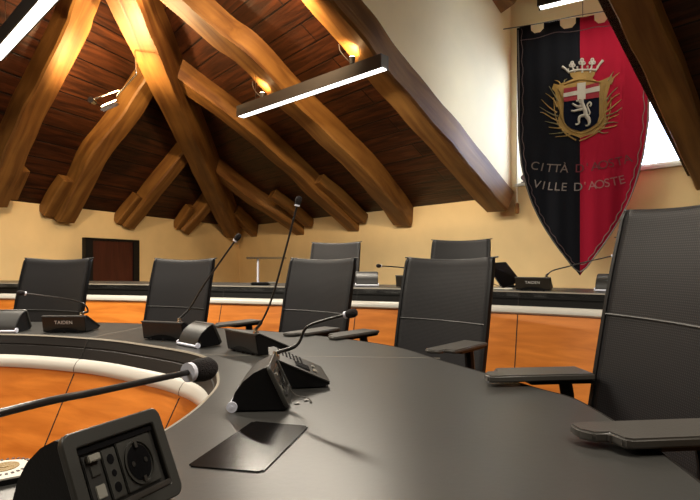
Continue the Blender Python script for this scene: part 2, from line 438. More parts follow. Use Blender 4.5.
# right slope
rafter([(168, 76), (186, 89), (240, 129), (276, 160), (318, 199), (353, 231)], PR, .235, .20,
       'golden brown rafter springing from the hip beam, foot behind the tall upright gooseneck', [(316, 183), (341, 204), (361, 223)])
rafter([(62, -100), (142, -26), (170, 0), (216, 40), (244, 61), (280, 98), (356, 170), (383, 202), (402, 226)], PR, .26, .21,
       'long thick rafter crossed by the left end of the hanging linear lamp')
rafter([(198, 162), (246, 199), (276, 218), (301, 236)], PR, .24, .20,
       'dark short rafter ending left of the tall gooseneck microphone', [(270, 197), (290, 212), (308, 228)])
rafter([(230, 214), (243, 226), (258, 241)], PR, .2, .18,
       'tiny dark rafter stub next to the foot of the hip beam')
rafter([(228, -104), (296, -26), (316, 0), (352, 44), (383, 84), (440, 147), (493, 209)], PR, .24, .22,
       'rafter along the dormer edge with a blue daylight sheen on its side', ext=.05)
rafter([(578, -118), (612, -40), (630, 0), (657, 62), (691, 140), (717, 204), (735, 245)], PR, .20, .10,
       'big grey-brown rafter in front of the right side of the heraldic banner')
# hip
def hip_pt(px, py, off): return on_roof(px, py, PR, off)
hp = [(84, -84), (106, -34), (120, 0), (136, 34), (155, 75), (176, 120), (197, 165), (213, 199), (231, 238)]
hb = sweep_timber('ceiling_beam', [hip_pt(x, y, .42) for x, y in hp], .31, .34, (nR+nL*.25).normalized(), M['beam'], seed=77, taper=(1.15, .85))
tag(hb, 'big hip beam running diagonally down to the room corner, thickest timber of the roof', 'beam', 'old timber rafters under the roof')
bpy.context.view_layer.update()
# timber end high in the dormer
pa, pb = Vector((.98, 4.75, CZ+2.75)), Vector((1.49, 4.95, CZ+2.40))
o = sweep_timber('ceiling_beam', [pa + (pa-pb)*.15, pa, (pa+pb)/2, pb], .22, .2, Vector((0, 0, 1)), M['beam'], seed=31)
tag(o, 'sawn timber end high on the cream dormer wall, left above the banner', 'beam', 'old timber rafters under the roof')

# ------------------------------------------------------------------ lamps
def linear_lamp(p0, p1, label, w=.085, h=.095, power=58, wires=True, group='linear ceiling lamps', col=(1, .90, .74)):
    d = p1-p0; L = d.length; ang = math.atan2(d.y, d.x); c = (p0+p1)/2
    r = empty('linear_lamp', c, ang, label, 'lamp', group)
    bm = bmesh.new()
    add_box(bm, (0, 0, h/2+.003), (L, w, h-.006), .003)
    add_box(bm, (0, w/2-.004, .002), (L, .008, .014)); add_box(bm, (0, -w/2+.004, .002), (L, .008, .014))
    fin('housing', bm, M['lamp_body'], r)
    box('diffuser', (0, 0, 0), (L-.03, w-.018, .008), M['lamp_glow'], r)
    if wires:
        for s in (-.36, .36):
            x = L*s; wp = c + Vector((math.cos(ang), math.sin(ang), 0))*x
            zt_ = zroof(PR, Vector((wp.x, wp.y))) - (c.z+h)
            zl_ = zroof(PL, Vector((wp.x, wp.y))) - (c.z+h)
            tube('wire', [(x, 0, h-.005), (x, 0, h+min(zt_, zl_))], .0022, M['dull_metal'], r, 6)
    ld = bpy.data.lights.new('lamp_light', 'AREA'); ld.shape = 'RECTANGLE'; ld.size = L-.05; ld.size_y = w-.02; ld.energy = power; ld.color = col
    lo = bpy.data.objects.new('lamp_light', ld); COL.objects.link(lo); lo.parent = r; lo.location = (0, 0, -.012)
    return r
def lampline(px, py, z=1.38): d = z*F/(HZ-py); return Vector(((px-350)*d/F, d, CZ+z))
e0, e1 = lampline(240, 117), lampline(385, 68)
linear_lamp(e0, e1, 'dark linear lamp hanging across the two big rafters, upper centre')
u = (e1-e0).normalized()
q = lampline(0, 53)
linear_lamp(q - u*.15, q + u*1.9, 'dark linear lamp cut off by the top left corner of the view', power=75)
d0 = lampline(538, 8, 1.96)
linear_lamp(d0, d0 + Vector((.58, -.34, 0)), 'short linear lamp above the banner, against the pale dormer wall', power=3.5, wires=False)
# unseen fill lamps added to brighten the room, behind and beside the photographer
base = e0 + Vector((0, 0, .25))
for dx, dy, en in ((1.15, -2.9, 46), (-1.9, -3.6, 40), (-3.2, -1.2, 30)):
    p = Vector((-.4+dx, 3.6+dy, CZ+1.75))
    linear_lamp(p-u*.9, p+u*.9, 'added linear fill lamp, unseen behind the photographer', power=en)

def spot(loc, aim, energy, size=1.1, col=(1, .68, .34), parent=None, r=.02):
    ld = bpy.data.lights.new('spot_light', 'SPOT'); ld.energy = energy; ld.color = col; ld.spot_size = size; ld.spot_blend = .7; ld.shadow_soft_size = r
    lo = bpy.data.objects.new('spot_light', ld); COL.objects.link(lo)
    lo.location = loc; lo.rotation_euler = (Vector(aim)-Vector(loc)).to_track_quat('-Z', 'Y').to_euler()
    return lo
# chrome spotlight hanging by the hip beam
def at(px, py, d): return Vector(((px-350)*d/F, d, CZ+(HZ-py)*d/F))
hd = on_roof(128, 60, PR, .42).y - .35
sp = empty('chrome_spotlight', at(114, 98, hd), 0, 'small chrome spotlight on a bent arm left of the hip beam', 'spotlight')
o_ = at(114, 98, hd)
L_ = lambda px, py, d=hd: at(px, py, d)-o_
tube('arm', [L_(130, 52, hd+.1), L_(131, 77), L_(131, 80), L_(119, 93), L_(116, 97)], .006, M['chrome'], sp, 8)
tube('yoke', [L_(98, 99), L_(103, 97), L_(118, 92)], .007, M['chrome'], sp, 8)
rq = Matrix.Rotation(math.radians(-22), 3, 'Y') @ Matrix.Rotation(math.radians(28), 3, 'X')
bm = bmesh.new(); add_box(bm, L_(111, 104), (.13, .085, .035), .01, rq); auto(fin('lamp_head', bm, M['chrome'], sp))
box('lamp_glass', L_(111, 104) + rq @ Vector((0, -.0, .019)), (.10, .06, .006), M['bulb'], sp, 0, rq)
bm = bmesh.new(); add_tube(bm, [L_(97, 100)+Vector((0, -.02, 0)), L_(97, 100)+Vector((0, .03, 0))], .022, 16); auto(fin('knob', bm, M['chrome'], sp))
bpy.context.view_layer.update()
sp.scale = (1.3, 1.3, 1.3)
s0 = L_(111, 104)+o_
tgt = on_roof(150, 55, PR, .42)
lo = spot(s0 + Vector((.02, -.06, .08)), tgt, 120, 2.2, r=.05); lo.location -= sp.location; lo.parent = sp
lo = spot(s0 + Vector((-.03, -.16, .12)), on_roof(100, 60, PL, .2), 60, 2.4, r=.05); lo.location -= sp.location; lo.parent = sp
# two small uplights where the lamp crosses the rafters
for (px, py, pl, lab) in ((263, 91, PR, 'small warm uplight on the long thick rafter, above the lamp'), (352, 55, PR, 'small warm uplight on the dormer edge rafter, near the right lamp end')):
    p = on_roof(px, py, pl, .30)
    p = p + Vector((0, -.03, -.03))
    e = empty('rafter_uplight', p, 0, lab, 'spotlight', 'small uplights on the rafters')
    bm = bmesh.new(); add_tube(bm, [(0, 0, -.05), (0, 0, .0)], [.018, .024], 14); auto(fin('cup', bm, M['lamp_body'], e))
    bm = bmesh.new(); add_tube(bm, [(0, 0, .0), (0, 0, .004)], .020, 14); fin('bulb', bm, M['bulb'], e)
    tube('cable', smooth_path([(0, 0, -.05), (-.05, 0, .0), (-.09, .02, .06), (-.10, .05, .12)], 5), .003, M['cord'], e, 6)
    lo = spot((0, -.0, .012), (0, .16, .25), 9, 2.2); lo.parent = e
for (x, y, z, ax_, ay_, pl_, en, lab) in ((-1.72, 4.0, 2.2, 88, 55, PL, 120, 'unseen spotlight added above the view to brighten the left slope'), (-.50, 3.45, 1.86, 290, 40, PR, 140, 'unseen spotlight added above the view to brighten the right slope')):  # two extra spots added out of view to brighten planks and upper beams
    e = empty('chrome_spotlight', (x, y, CZ+z), 0, lab, 'spotlight')
    zr = min(zroof(PR, Vector((x, y))), zroof(PL, Vector((x, y)))) - CZ - z
    tube('arm', [(0, 0, -.03), (0, 0, zr)], .006, M['chrome'], e, 8)
    bm = bmesh.new(); add_box(bm, (0, 0, -.04), (.12, .09, .035), .01); auto(fin('lamp_head', bm, M['chrome'], e))
    lo = spot(Vector((x, y, CZ+z)) + Vector((0, .06, .0)), on_roof(ax_, ay_, pl_, .1), en, 2.5, (1, .70, .40), r=.05); lo.location -= e.location; lo.parent = e
# ------------------------------------------------------------------ ring desk
def g2(px, py): v = ground(px, py, DESK); return (v.x, v.y)
inner = [(-.336, 1.206), (-.364, 1.434), (-.50, 1.77), (-.80, 2.02), (-1.10, 2.19), (-1.53, 2.31), (-2.0, 2.26), (-2.45, 2.02), (-2.72, 1.6), (-2.72, 1.2),
         (-2.45, .92), (-2.0, .80), (-1.5, .765), (-.9, .77), (-.62, .80), (-.50, .835), (-.42, .875), (-.375, .93), (-.347, 1.02)]
outer = [(.530, 1.164), (.47, 1.33), (.30, 1.68), (.15, 1.99), (-.175, 2.28), (-.63, 2.52), (-1.18, 2.72), (-1.87, 2.78), (-2.6, 2.66), (-3.15, 2.2), (-3.4, 1.5),
         (-3.35, .7), (-2.9, .0), (-2.2, -.4), (-1.3, -.55), (-.5, -.5), (.05, -.25), (.36, .2), (.50, .7)]
NI = 12
IL = [Vector((p[0], p[1], 0)) for p in smooth_path([(a, b, 0) for a, b in inner], NI, True)]
OL = [Vector((p[0], p[1], 0)) for p in smooth_path([(a, b, 0) for a, b in outer], NI, True)]
N = len(IL)
def normals2(L, sign):
    out = []
    for i in range(len(L)):
        t = (L[(i+1) % len(L)]-L[i-1]).normalized(); out.append(Vector((-t.y, t.x, 0))*sign)
    return out
def sgn(L):
    c = sum(L, Vector())/len(L); t = (L[1]-L[-1]).normalized(); n = Vector((-t.y, t.x, 0)); return 1 if n.dot(c-L[0]) > 0 else -1
NIi = normals2(IL, sgn(IL)); NOo = normals2(OL, -sgn(OL))
def leaning(n):      # lean of the panels: strongest on the far arc
    f = max(0, min(1, (-n.y+.1)/.8)); return .52*f*f*(3-2*f)
def strip(name, L, NN, prof, mat, parent, top, lean, closed=True, rng=None):
    """prof: list of (drop, extra out); surface strip along a loop"""
    bm = bmesh.new(); rows = []
    idx = list(range(len(L))) if rng is None else list(rng)
    for i in idx:
        ln = lean(NN[i])
        rows.append([bm.verts.new((L[i] + NN[i]*(k*ln+e)) + Vector((0, 0, top-k))) for k, e in prof])
    m = len(rows)
    for a in range(m if closed else m-1):
        r0, r1 = rows[a], rows[(a+1) % m]
        for j in range(len(prof)-1): bm.faces.new((r0[j], r1[j], r1[j+1], r0[j+1]))
        if len(prof) > 2 and prof[0] != prof[-1]: bm.faces.new((r0[-1], r1[-1], r1[0], r0[0]))
    if not closed and len(prof) > 2:
        bm.faces.new(rows[0]); bm.faces.new(rows[-1])
    return auto(fin(name, bm, mat, parent), 40)
def joint(name, L, NN, i, k0, k1, mat, parent, top, lean, e=.002, w=.0022):
    ln = lean(NN[i]); t = Vector((-NN[i].y, NN[i].x, 0))
    pts = []
    for k in (k0, k1):
        c = L[i] + NN[i]*(k*ln+e) + Vector((0, 0, top-k))
        pts += [c - t*w, c + t*w, c + t*w - NN[i]*.008, c - t*w - NN[i]*.008]
    return raw(name, pts, [(0, 1, 5, 4), (3, 2, 6, 7), (0, 3, 7, 4), (1, 2, 6, 5), (0, 1, 2, 3), (4, 5, 6, 7)], mat, parent)
desk = empty('ring_desk', (0, 0, 0), 0, 'oval ring desk with a dark top in the foreground, open in the middle', 'desk')
bm = bmesh.new()
lay = []
for z in (DESK, DESK-.03):
    lay.append(([bm.verts.new((p.x, p.y, z)) for p in IL], [bm.verts.new((p.x, p.y, z)) for p in OL]))
(ai, ao), (bi, bo) = lay
for i in range(N):
    j = (i+1) % N
    bm.faces.new((ai[i], ai[j], ao[j], ao[i])); bm.faces.new((bi[i], bi[j], bo[j], bo[i]))
    bm.faces.new((ai[i], ai[j], bi[j], bi[i])); bm.faces.new((ao[i], ao[j], bo[j], bo[i]))
fin('worktop', bm, M['desk'], desk)
strip('edge_lip', IL, NIi, [(-.0008, -.004), (-.0008, .002), (.004, .003), (.004, -.004)], M['edge_line'], desk, DESK, leaning)
strip('edge_lip', OL, NOo, [(-.0008, -.002), (-.0008, .0015), (.006, .0015), (.006, -.002)], M['desk_edge'], desk, DESK, lambda n: 0)
strip('edge_band', IL, NIi, [(.004, -.0), (.036, .0), (.038, -.004), (.041, -.004), (.043, 0), (.082, 0), (.082, -.02), (.004, -.02)], M['desk_edge'], desk, DESK, leaning)
RAIL = [(.080, -.01), (.083, .006), (.091, .013), (.106, .016), (.120, .013), (.129, .006), (.132, -.01)]
strip('white_rail', IL, NIi, RAIL, M['trim'], desk, DESK, leaning)
strip('wood_panel', IL, NIi, [(.13, 0), (DESK-.01, 0), (DESK-.01, -.02), (.13, -.02)], M['orange'], desk, DESK, leaning)
# joints between the desk segments
def seam_top(pa, pb, parent, z=DESK, w=.0016):
    pa, pb = Vector(pa), Vector(pb); t = (pb-pa).normalized(); s = Vector((-t.y, t.x))*w
    vs = [(*(pa+s), z+.0006), (*(pb+s), z+.0006), (*(pb-s), z+.0006), (*(pa-s), z+.0006)]
    vs += [(v[0], v[1], z-.003) for v in vs]
    raw('seam', vs, [(0, 1, 2, 3), (4, 5, 6, 7), (0, 1, 5, 4), (1, 2, 6, 5), (2, 3, 7, 6), (3, 0, 4, 7)], M['seam'], parent)
seam_top(IL[2*NI+1][:2], g2(440, 358), desk)
seam_top(IL[4*NI][:2], (-1.0, 2.64), desk)
for i in (2*NI+1, 4*NI, 5*NI+8, 7*NI):
    joint('joint', IL, NIi, i, .004, .082, M['dark_gap'], desk, DESK, leaning)
    bm = bmesh.new(); t = Vector((-NIi[i].y, NIi[i].x, 0)); ln = leaning(NIi[i]); rows = []
    for k, e in RAIL:
        c = IL[i] + NIi[i]*(k*ln+e+.0008) + Vector((0, 0, DESK-k)); rows.append((bm.verts.new(c-t*.0011), bm.verts.new(c+t*.0011)))
    for a_, b_ in zip(rows, rows[1:]): bm.faces.new((a_[0], a_[1], b_[1], b_[0]))
    bm.faces.new([r_[0] for r_ in rows]); bm.faces.new([r_[1] for r_ in rows])
    fin('rail_joint', bm, M['desk_edge'], desk)
    joint('joint', IL, NIi, i, .136, DESK-.02, M['dark_gap'], desk, DESK, leaning)
# flush cover plate and screws in the desk top
cp = [ground(x, y, DESK) for x, y in ((253, 422), (309, 427), (263, 473), (187, 467))]
bm = bmesh.new()
tv = [bm.verts.new((p.x, p.y, DESK+.0022)) for p in cp]; bv = [bm.verts.new((p.x, p.y, DESK-.004)) for p in cp]
bm.faces.new(tv); bm.faces.new(bv)
for i in range(4): bm.faces.new((tv[i], tv[(i+1) % 4], bv[(i+1) % 4], bv[i]))
es = [e for e in bm.edges if abs(e.verts[0].co.z-e.verts[1].co.z) > .003]
bmesh.ops.bevel(bm, geom=es, offset=.006, segments=3, affect='EDGES')
tag(fin('cover_plate', bm, M['glasstop']), 'glossy black rectangular cover plate lying flush on the desk top in the foreground', 'cover plate')
for (x, y, lab) in ((297, 404, 'small round screw cap nearest the black cover plate'), (294, 400, None), (306, 401, 'small round screw cap beside the cable in the desk top')):
    if lab is None: continue
    p = ground(x, y, DESK); bm = bmesh.new(); add_tube(bm, [(p.x, p.y, DESK-.002), (p.x, p.y, DESK+.0022)], .0058, 14); add_tube(bm, [(p.x, p.y, DESK+.002), (p.x, p.y, DESK+.0032)], .003, 8)
    tag(fin('screw_cap', bm, M['dull_metal']), lab, 'screw cap', 'screw caps in the desk top')

# ------------------------------------------------------------------ outer bench desk on the dais
bl = [(-5.2, 3.2), (-4.4, 3.9), (-3.5, 4.12), (-2.75, 4.10), (-1.7, 3.88), (-.69, 3.57), (.05, 3.33), (.77, 3.04), (1.36, 2.68), (1.95, 2.1), (2.35, 1.4), (2.5, .5), (2.4, -.4)]
BL = [Vector((p[0], p[1], 0)) for p in smooth_path([(a, b, 0) for a, b in bl], 10)]
BN = []
for i in range(len(BL)):
    t = (BL[min(i+1, len(BL)-1)]-BL[max(0, i-1)]).normalized(); n = Vector((t.y, -t.x, 0)); BN.append(n)
bench = empty('bench_desk', (0, 0, 0), 0, 'long curved outer desk with orange wood front on the raised step', 'desk')
bln = lambda n: .30
strip('worktop', BL, BN, [(0, 0), (.03, 0), (.03, -.52), (0, -.52)], M['desk'], bench, DESK2, bln, False)
strip('edge_lip', BL, BN, [(-.001, -.004), (-.001, .003), (.006, .003), (.006, -.004)], M['edge_line'], bench, DESK2, bln, False)
strip('edge_band', BL, BN, [(.005, .0), (.040, .0), (.042, -.006), (.047, -.006), (.049, 0), (.084, 0), (.084, -.02), (.005, -.02)], M['bench_edge'], bench, DESK2, bln, False)
strip('white_rail', BL, BN, [(.080, -.01), (.083, .008), (.092, .017), (.104, .020), (.116, .017), (.124, .008), (.127, -.01)], M['trim'], bench, DESK2, bln, False)
strip('wood_panel', BL, BN, [(.12, 0), (DESK2-.005, 0), (DESK2-.005, -.02), (.12, -.02)], M['orange'], bench, DESK2, bln, False)
for i in (12, 25, 37, 48, 60, 73, 86, 100):
    joint('joint', BL, BN, i, .128, DESK2-.02, M['dark_gap'], bench, DESK2, bln)
    joint('joint', BL, BN, i, .006, .082, M['dark_gap'], bench, DESK2, bln)
# raised step behind it
dp = [BL[i] - BN[i]*.02 for i in range(0, len(BL), 4)]
far = [Q2*.35 + C0*.65 if False else None]
ds = [(p.x, p.y) for p in dp] + [(4.2, 1.2), (3.9, 2.25), (C0.x+.02, C0.y-.05), (-5.6, .55)]
cl = []
for x, y in ds:
    p = Vector((x, y))
    for q in (PR, PL):
        dd = (p-q[0]).dot(q[1])
        if dd < .01: p = p + q[1]*(.01-dd)
    cl.append(p)
n_ = len(cl)
struct(raw('floor_raised', [(p.x, p.y, DAIS) for p in cl] + [(p.x, p.y, 0.001) for p in cl], [tuple(range(n_)), tuple(range(n_, 2*n_))] + [(i, (i+1) % n_, n_+(i+1) % n_, n_+i) for i in range(n_)], M['floor']))

# ------------------------------------------------------------------ chairs
def build_chair(name, top, seat=.47, arms=True, arm_z=.742, ax=.262, ay=0.0):
    r = empty(name, (0, 0, 0))
    H = top - seat - .02
    # side profile of the backrest: (y, z)
    prof = [(.19, seat+.03), (.215, seat+.12), (.245, seat+H*.45), (.280, seat+H*.75), (.308, seat+H*.95), (.317, top-.012), (.326, top)]
    ps = [Vector((0, y, z)) for y, z in prof]; ps = smooth_path(ps, 5)
    def bpt(u, p, hw, fz): return Vector((u*hw, p.y + .028*(1-u*u), p.z + .012*(u*u) * fz - 0))
    nU = 16
    bm = bmesh.new(); rows = []
    for k, p in enumerate(ps):
        f = k/(len(ps)-1); hw = .222 + .006*math.sin(f*PI) - .006*f
        rows.append([bm.verts.new(bpt(-1+2*j/nU, p, hw, f)) for j in range(nU+1)])
    for a, b in zip(rows, rows[1:]):
        for j in range(nU): bm.faces.new((a[j], a[j+1], b[j+1], b[j]))
    o = fin('backrest', bm, M['mesh'], r, True)
    md = o.modifiers.new('t', 'SOLIDIFY'); md.thickness = .012; md.offset = 0
    # side frames
    for sx in (-1, 1):
        bm = bmesh.new(); R = []
        for k, p in enumerate(ps):
            f = k/(len(ps)-1); hw = .222 + .006*math.sin(f*PI) - .006*f
            c = Vector((sx*(hw+.002), p.y+.004, p.z+.012*f)); wd = .020 - .006*f; dp_ = .022
            R.append([bm.verts.new(c + Vector((sx*a*wd, b*dp_, 0))) for a, b in ((-.6, -.5), (.1, -.55), (.35, -.1), (.35, .4), (0, .6), (-.6, .45))])
        for a, b in zip(R, R[1:]):
            for j in range(6): bm.faces.new((a[j], a[(j+1) % 6], b[(j+1) % 6], b[j]))
        bm.faces.new(R[0]); bm.faces.new(R[-1]); auto(fin('side_frame', bm, M['blk'], r), 50)
    # top lip, ends stick out past the frames
    p = ps[-1]
    pts = [Vector((u*.240, p.y + .004 + .028*(1-u*u), p.z + .014*u*u)) for u in [-1+k/6 for k in range(13)]]
    bm = bmesh.new(); add_tube(bm, pts, [.003]+[.0045]*11+[.003], 8); auto(fin('top_lip', bm, M['blk_soft'], r), 50)
    # cross seam bar behind the mesh
    zc = top - .25; k = min(range(len(ps)), key=lambda i: abs(ps[i].z-zc)); p = ps[k]
    pts = [Vector((u*.215, p.y - .007 + .028*(1-u*u), p.z)) for u in [-1+k/6 for k in range(13)]]
    tube('cross_seam', pts, .0028, M['blk_soft'], r, 6)
    # seat
    bm = bmesh.new(); add_box(bm, (0, -.02, seat-.012), (.46, .45, .055), .02, None, 3); auto(fin('seat', bm, M['mesh'], r))
    # back support, column, base
    tube('back_support', smooth_path([(0, .05, seat-.06), (0, .2, seat-.05), (0, .28, seat+.03), (0, .315, seat+H*.40)], 5), [.018]*16, M['blk'], r, 8)
    bm = bmesh.new(); add_box(bm, (0, 0, seat-.065), (.16, .22, .05), .012); auto(fin('mechanism', bm, M['blk'], r))
    bm = bmesh.new(); add_tube(bm, [(0, 0, .09), (0, 0, .28), (0, 0, .281), (0, 0, seat-.08)], [.026, .026, .015, .015], 14); auto(fin('column', bm, M['dull_metal'], r))
    for k in range(5):
        a = 2*PI*k/5 + .3; dr = Vector((math.cos(a), math.sin(a), 0))
        bm = bmesh.new(); add_tube(bm, [dr*.02 + Vector((0, 0, .11)), dr*.15 + Vector((0, 0, .10)), dr*.30 + Vector((0, 0, .075))], [.026, .02, .013], 8)
        leg = auto(fin('leg', bm, M['blk'], r))
        bm = bmesh.new(); tn = Vector((-dr.y, dr.x, 0))
        for s in (-1, 1): add_tube(bm, [dr*.30 + tn*s*.006 + Vector((0, 0, .0265)), dr*.30 + tn*s*.024 + Vector((0, 0, .0265))], .0265, 14)
        add_tube(bm, [dr*.30 + Vector((0, 0, .03)), dr*.30 + Vector((0, 0, .07))], .007, 6)
        auto(fin('caster', bm, M['blk'], leg))
    if arms:
        for sx in (-1, 1):
            # pad: a flat slab with a narrower nose
            o2 = [(-.050, .12), (.050, .12), (.050, -.105), (.042, -.118), (.012, -.124), (.010, -.150), (-.010, -.166), (-.042, -.166), (-.050, -.155)]
            bm = bmesh.new()
            a = [bm.verts.new((sx*(ax+x), y-.02+ay, arm_z)) for x, y in o2]; b = [bm.verts.new((sx*(ax+x), y-.02+ay, arm_z+(.018 if ax < .25 else .013))) for x, y in o2]
            bm.faces.new(a); bm.faces.new(b)
            for i in range(len(o2)): bm.faces.new((a[i], a[(i+1) % len(o2)], b[(i+1) % len(o2)], b[i]))
            bmesh.ops.recalc_face_normals(bm, faces=bm.faces)
            bmesh.ops.bevel(bm, geom=bm.edges[:], offset=.004, segments=3, affect='EDGES')
            ar = auto(fin('arm_pad', bm, M['armpad'], r), 40)
            bm = bmesh.new()
            add_tube(bm, smooth_path([(sx*ax, .04+ay, arm_z), (sx*ax, .05+ay, arm_z-.06), (sx*ax, .055+ay*.9, arm_z-.14), (sx*.24, .05+ay*.3, seat-.04), (sx*.10, .03, seat-.06)], 5), [.018]*21, 8)
            add_box(bm, (sx*ax, .02+ay, arm_z-.006), (.07, .18, .012), .004)
            auto(fin('arm_post', bm, M['blk'], r))
    return r
gA = 'black mesh chairs at the ring desk'; gB = 'black mesh chairs behind the outer desk'
chair = build_chair('mesh_chair', 1.068)
chair_low = build_chair('mesh_chair', 1.068, arm_z=.64)
# (x, y, facing angle, floor level, label)
def put_chair(c, pxl, pyd, face, z, label, group):
    """pxl: image column of the backrest centre, pyd: its distance"""
    x = (pxl-350)*pyd/F; bx = .30
    a = math.radians(face)            # 0 = facing the photographer
    back = Vector((-math.sin(a), math.cos(a)))   # local +y
    c.location = (x-back.x*bx, pyd-back.y*bx, z); c.rotation_euler = (0, 0, a)
    tag(c, label, 'chair', group); return c
used = set()
for pxc, d, fa, lab in ((54, 2.82, -17, 'mesh chair in front of the low dark door, behind the lettered microphone base'),
                        (181, 3.02, -26, 'mesh chair second from the left at the ring desk, right of the low dark door'),
                        (319, 2.76, -38, 'mesh chair directly behind the tall upright gooseneck microphone'),
                        (445, 2.33, -42, 'mesh chair with its armrest over the desk right of the bent gooseneck')):
    src = chair if pxc > 300 else chair_low
    c = src if src.name not in used else copy_tree(src); used.add(src.name)
    put_chair(c, pxc, d, fa, 0, lab, gA)
for pxc, d, fa, z, lab in ((335, 4.55, -20, DAIS, 'distant mesh chair beyond the outer desk, right of the thin desk lamp'),
                        (460, 4.02, -26, DAIS, 'distant mesh chair beyond the outer desk, left of the tilted tablet'),
                        (652, 3.55, -38, DAIS, 'distant mesh chair mostly hidden behind the large foreground chair')):
    put_chair(copy_tree(chair_low), pxc, d, fa, z-.02 if False else z, lab, gB)
big = build_chair('mesh_chair', 1.185, seat=.50, arm_z=.752, ax=.24, ay=.116)
a = math.radians(-84); back = Vector((-math.sin(a), math.cos(a)))
bc = Vector((.742, 1.171))
big.location = (bc.x-back.x*.30, bc.y-back.y*.30, 0); big.rotation_euler = (0, 0, a)
tag(big, 'large black mesh chair at the right edge of the view, nearest the camera', 'chair', gA)

# ------------------------------------------------------------------ conference units
def neck_points(u, pts): return smooth_path(pts, 7)
def build_mic(name='gooseneck_microphone', neck=None, letters=True, head_r=.0085, plate=None):
    """base: x = width, back at y=0 (towards the ring centre), front at +y. neck: list of local points."""
    r = empty(name, (0, 0, 0))
    W = .095
    prof = [(.012, .004), (.0, .070), (.014, .075), (.142, .020), (.150, .010), (.135, .004)]
    prism('base', prof, -W, W, M['blk'], r, .003)
    # top plate with overhanging lip
    top = [(-.003, .0725), (-.002, .0765), (.014, .0785), (.150, .0165), (.148, .0135), (.014, .0750)]
    prism('top_plate', top, -W-.003, W+.003, M['blk_soft'], r, .0012)
    # brown back plate with arched lower edge
    bm = bmesh.new(); n = 18; vs = []
    for k in range(n+1):
        x = -W+.001 + (2*W-.002)*k/n; u_ = x/W
        lo_ = .010 + (.014*max(0, 1-(u_/.72)**2))
        for z in (lo_, .0715):
            y = .012 - .012*(z-.004)/.066
            vs.append((bm.verts.new((x, y-.0022, z)), bm.verts.new((x, y+.0005, z))))
    for k in range(n):
        a0, a1, b0, b1 = vs[2*k], vs[2*k+1], vs[2*k+2], vs[2*k+3]
        bm.faces.new((a0[0], b0[0], b1[0], a1[0])); bm.faces.new((a0[1], a1[1], b1[1], b0[1]))
        bm.faces.new((a0[0], a0[1], b0[1], b0[0])); bm.faces.new((a1[0], b1[0], b1[1], a1[1]))
    fin('back_plate', bm, plate or M['brown_plate'], r)
    if letters:
        me = text_mesh('TAIDEN', .022, .0003)
        me.transform(Matrix.Translation((0, .0003, .047)) @ Matrix.Rotation(math.radians(10), 4, 'X') @ Matrix.Rotation(PI/2, 4, 'X'))
        link('lettering', me, M['text'], r)
    # jacks on the back edge, feet
    for x in (-.06, .0, .06):
        bm = bmesh.new(); add_tube(bm, [(x, .014, .000), (x, .014, .008)], .006, 10); add_tube(bm, [(x, .125, .000), (x, .125, .008)], .006, 10); fin('foot', bm, M['foam'], r)
    # loudspeaker grille and display on the sloping top
    ax = Vector((0, .128, -.055)).normalized(); nz = Vector((0, .055, .128)).normalized()
    rot = Matrix((Vector((1, 0, 0)), ax, nz)).transposed()
    def on(x, t, h=.002): return Vector((x, .014, .0778)) + ax*t + nz*h
    bm = bmesh.new()
    for k in range(7): add_box(bm, on(-.04, .012+.011*k, .0008), (.085, .005, .002), 0, rot)
    fin('speaker_grille', bm, M['gloss'], r)
    box('display', on(.045, .075, .0010), (.058, .040, .002), M['gloss'], r, 0, rot)
    box('button', on(.045, .112, .0015), (.030, .010, .003), M['module_light'], r, .001, rot)
    box('button', on(-.01, .112, .0015), (.018, .010, .003), M['module_light'], r, .001, rot)
    # collar, neck, head
    cx, cy = .075, .014
    bm = bmesh.new(); add_tube(bm, [(cx, cy, .072), (cx, cy, .082), (cx, cy, .0825), (cx, cy, .094)], [.0105, .0105, .008, .007], 16)
    auto(fin('collar', bm, M['chrome'], r))
    P = smooth_path([Vector((cx, cy, .09))] + [Vector(p) for p in neck], 7)
    m = len(P)
    rad = [.0052 if i < m*.22 else .0036 for i in range(m)]
    o = tube('gooseneck', P, rad, M['gn'] if 'gn' in M else M['blk'], r, 10)
    d = (P[-1]-P[-3]).normalized(); e = P[-1]
    bm = bmesh.new(); add_tube(bm, [e-d*.001, e+d*.005], head_r*1.02, 16); auto(fin('light_ring', bm, M['white_plastic'], r))
    bm = bmesh.new(); add_tube(bm, [e+d*.004, e+d*.010, e+d*head_r*2.0, e+d*head_r*3.0, e+d*head_r*3.7, e+d*head_r*4.0], [head_r*.9, head_r*1.15, head_r*1.3, head_r*1.25, head_r*.9, head_r*.3], 16)
    auto(fin('windscreen', bm, M['foam'], r), 80)
    return r
M['gn'] = simple('gooseneck_black', (.018, .017, .017), .3)
def place(o, x, y, deg, z, label, cat, group=None):
    o.location = (x, y, z); o.rotation_euler = (0, 0, math.radians(deg)); return tag(o, label, cat, group)
def inv(loc, deg):      # world -> local
    m = Matrix.Translation(loc) @ Matrix.Rotation(math.radians(deg), 4, 'Z'); return m.inverted()
def mic(cx, cy, deg, z, necks, label, group='gooseneck microphones on the desks', **k):
    """(cx,cy) is the centre of the back edge; necks = world points (px,py,dist)"""
    m = inv((cx, cy, z), deg)
    pts = [m @ (at(*n) if not isinstance(n, Vector) else n) for n in necks]
    r = build_mic(neck=pts, **k); return place(r, cx, cy, deg, z, label, 'microphone', group)
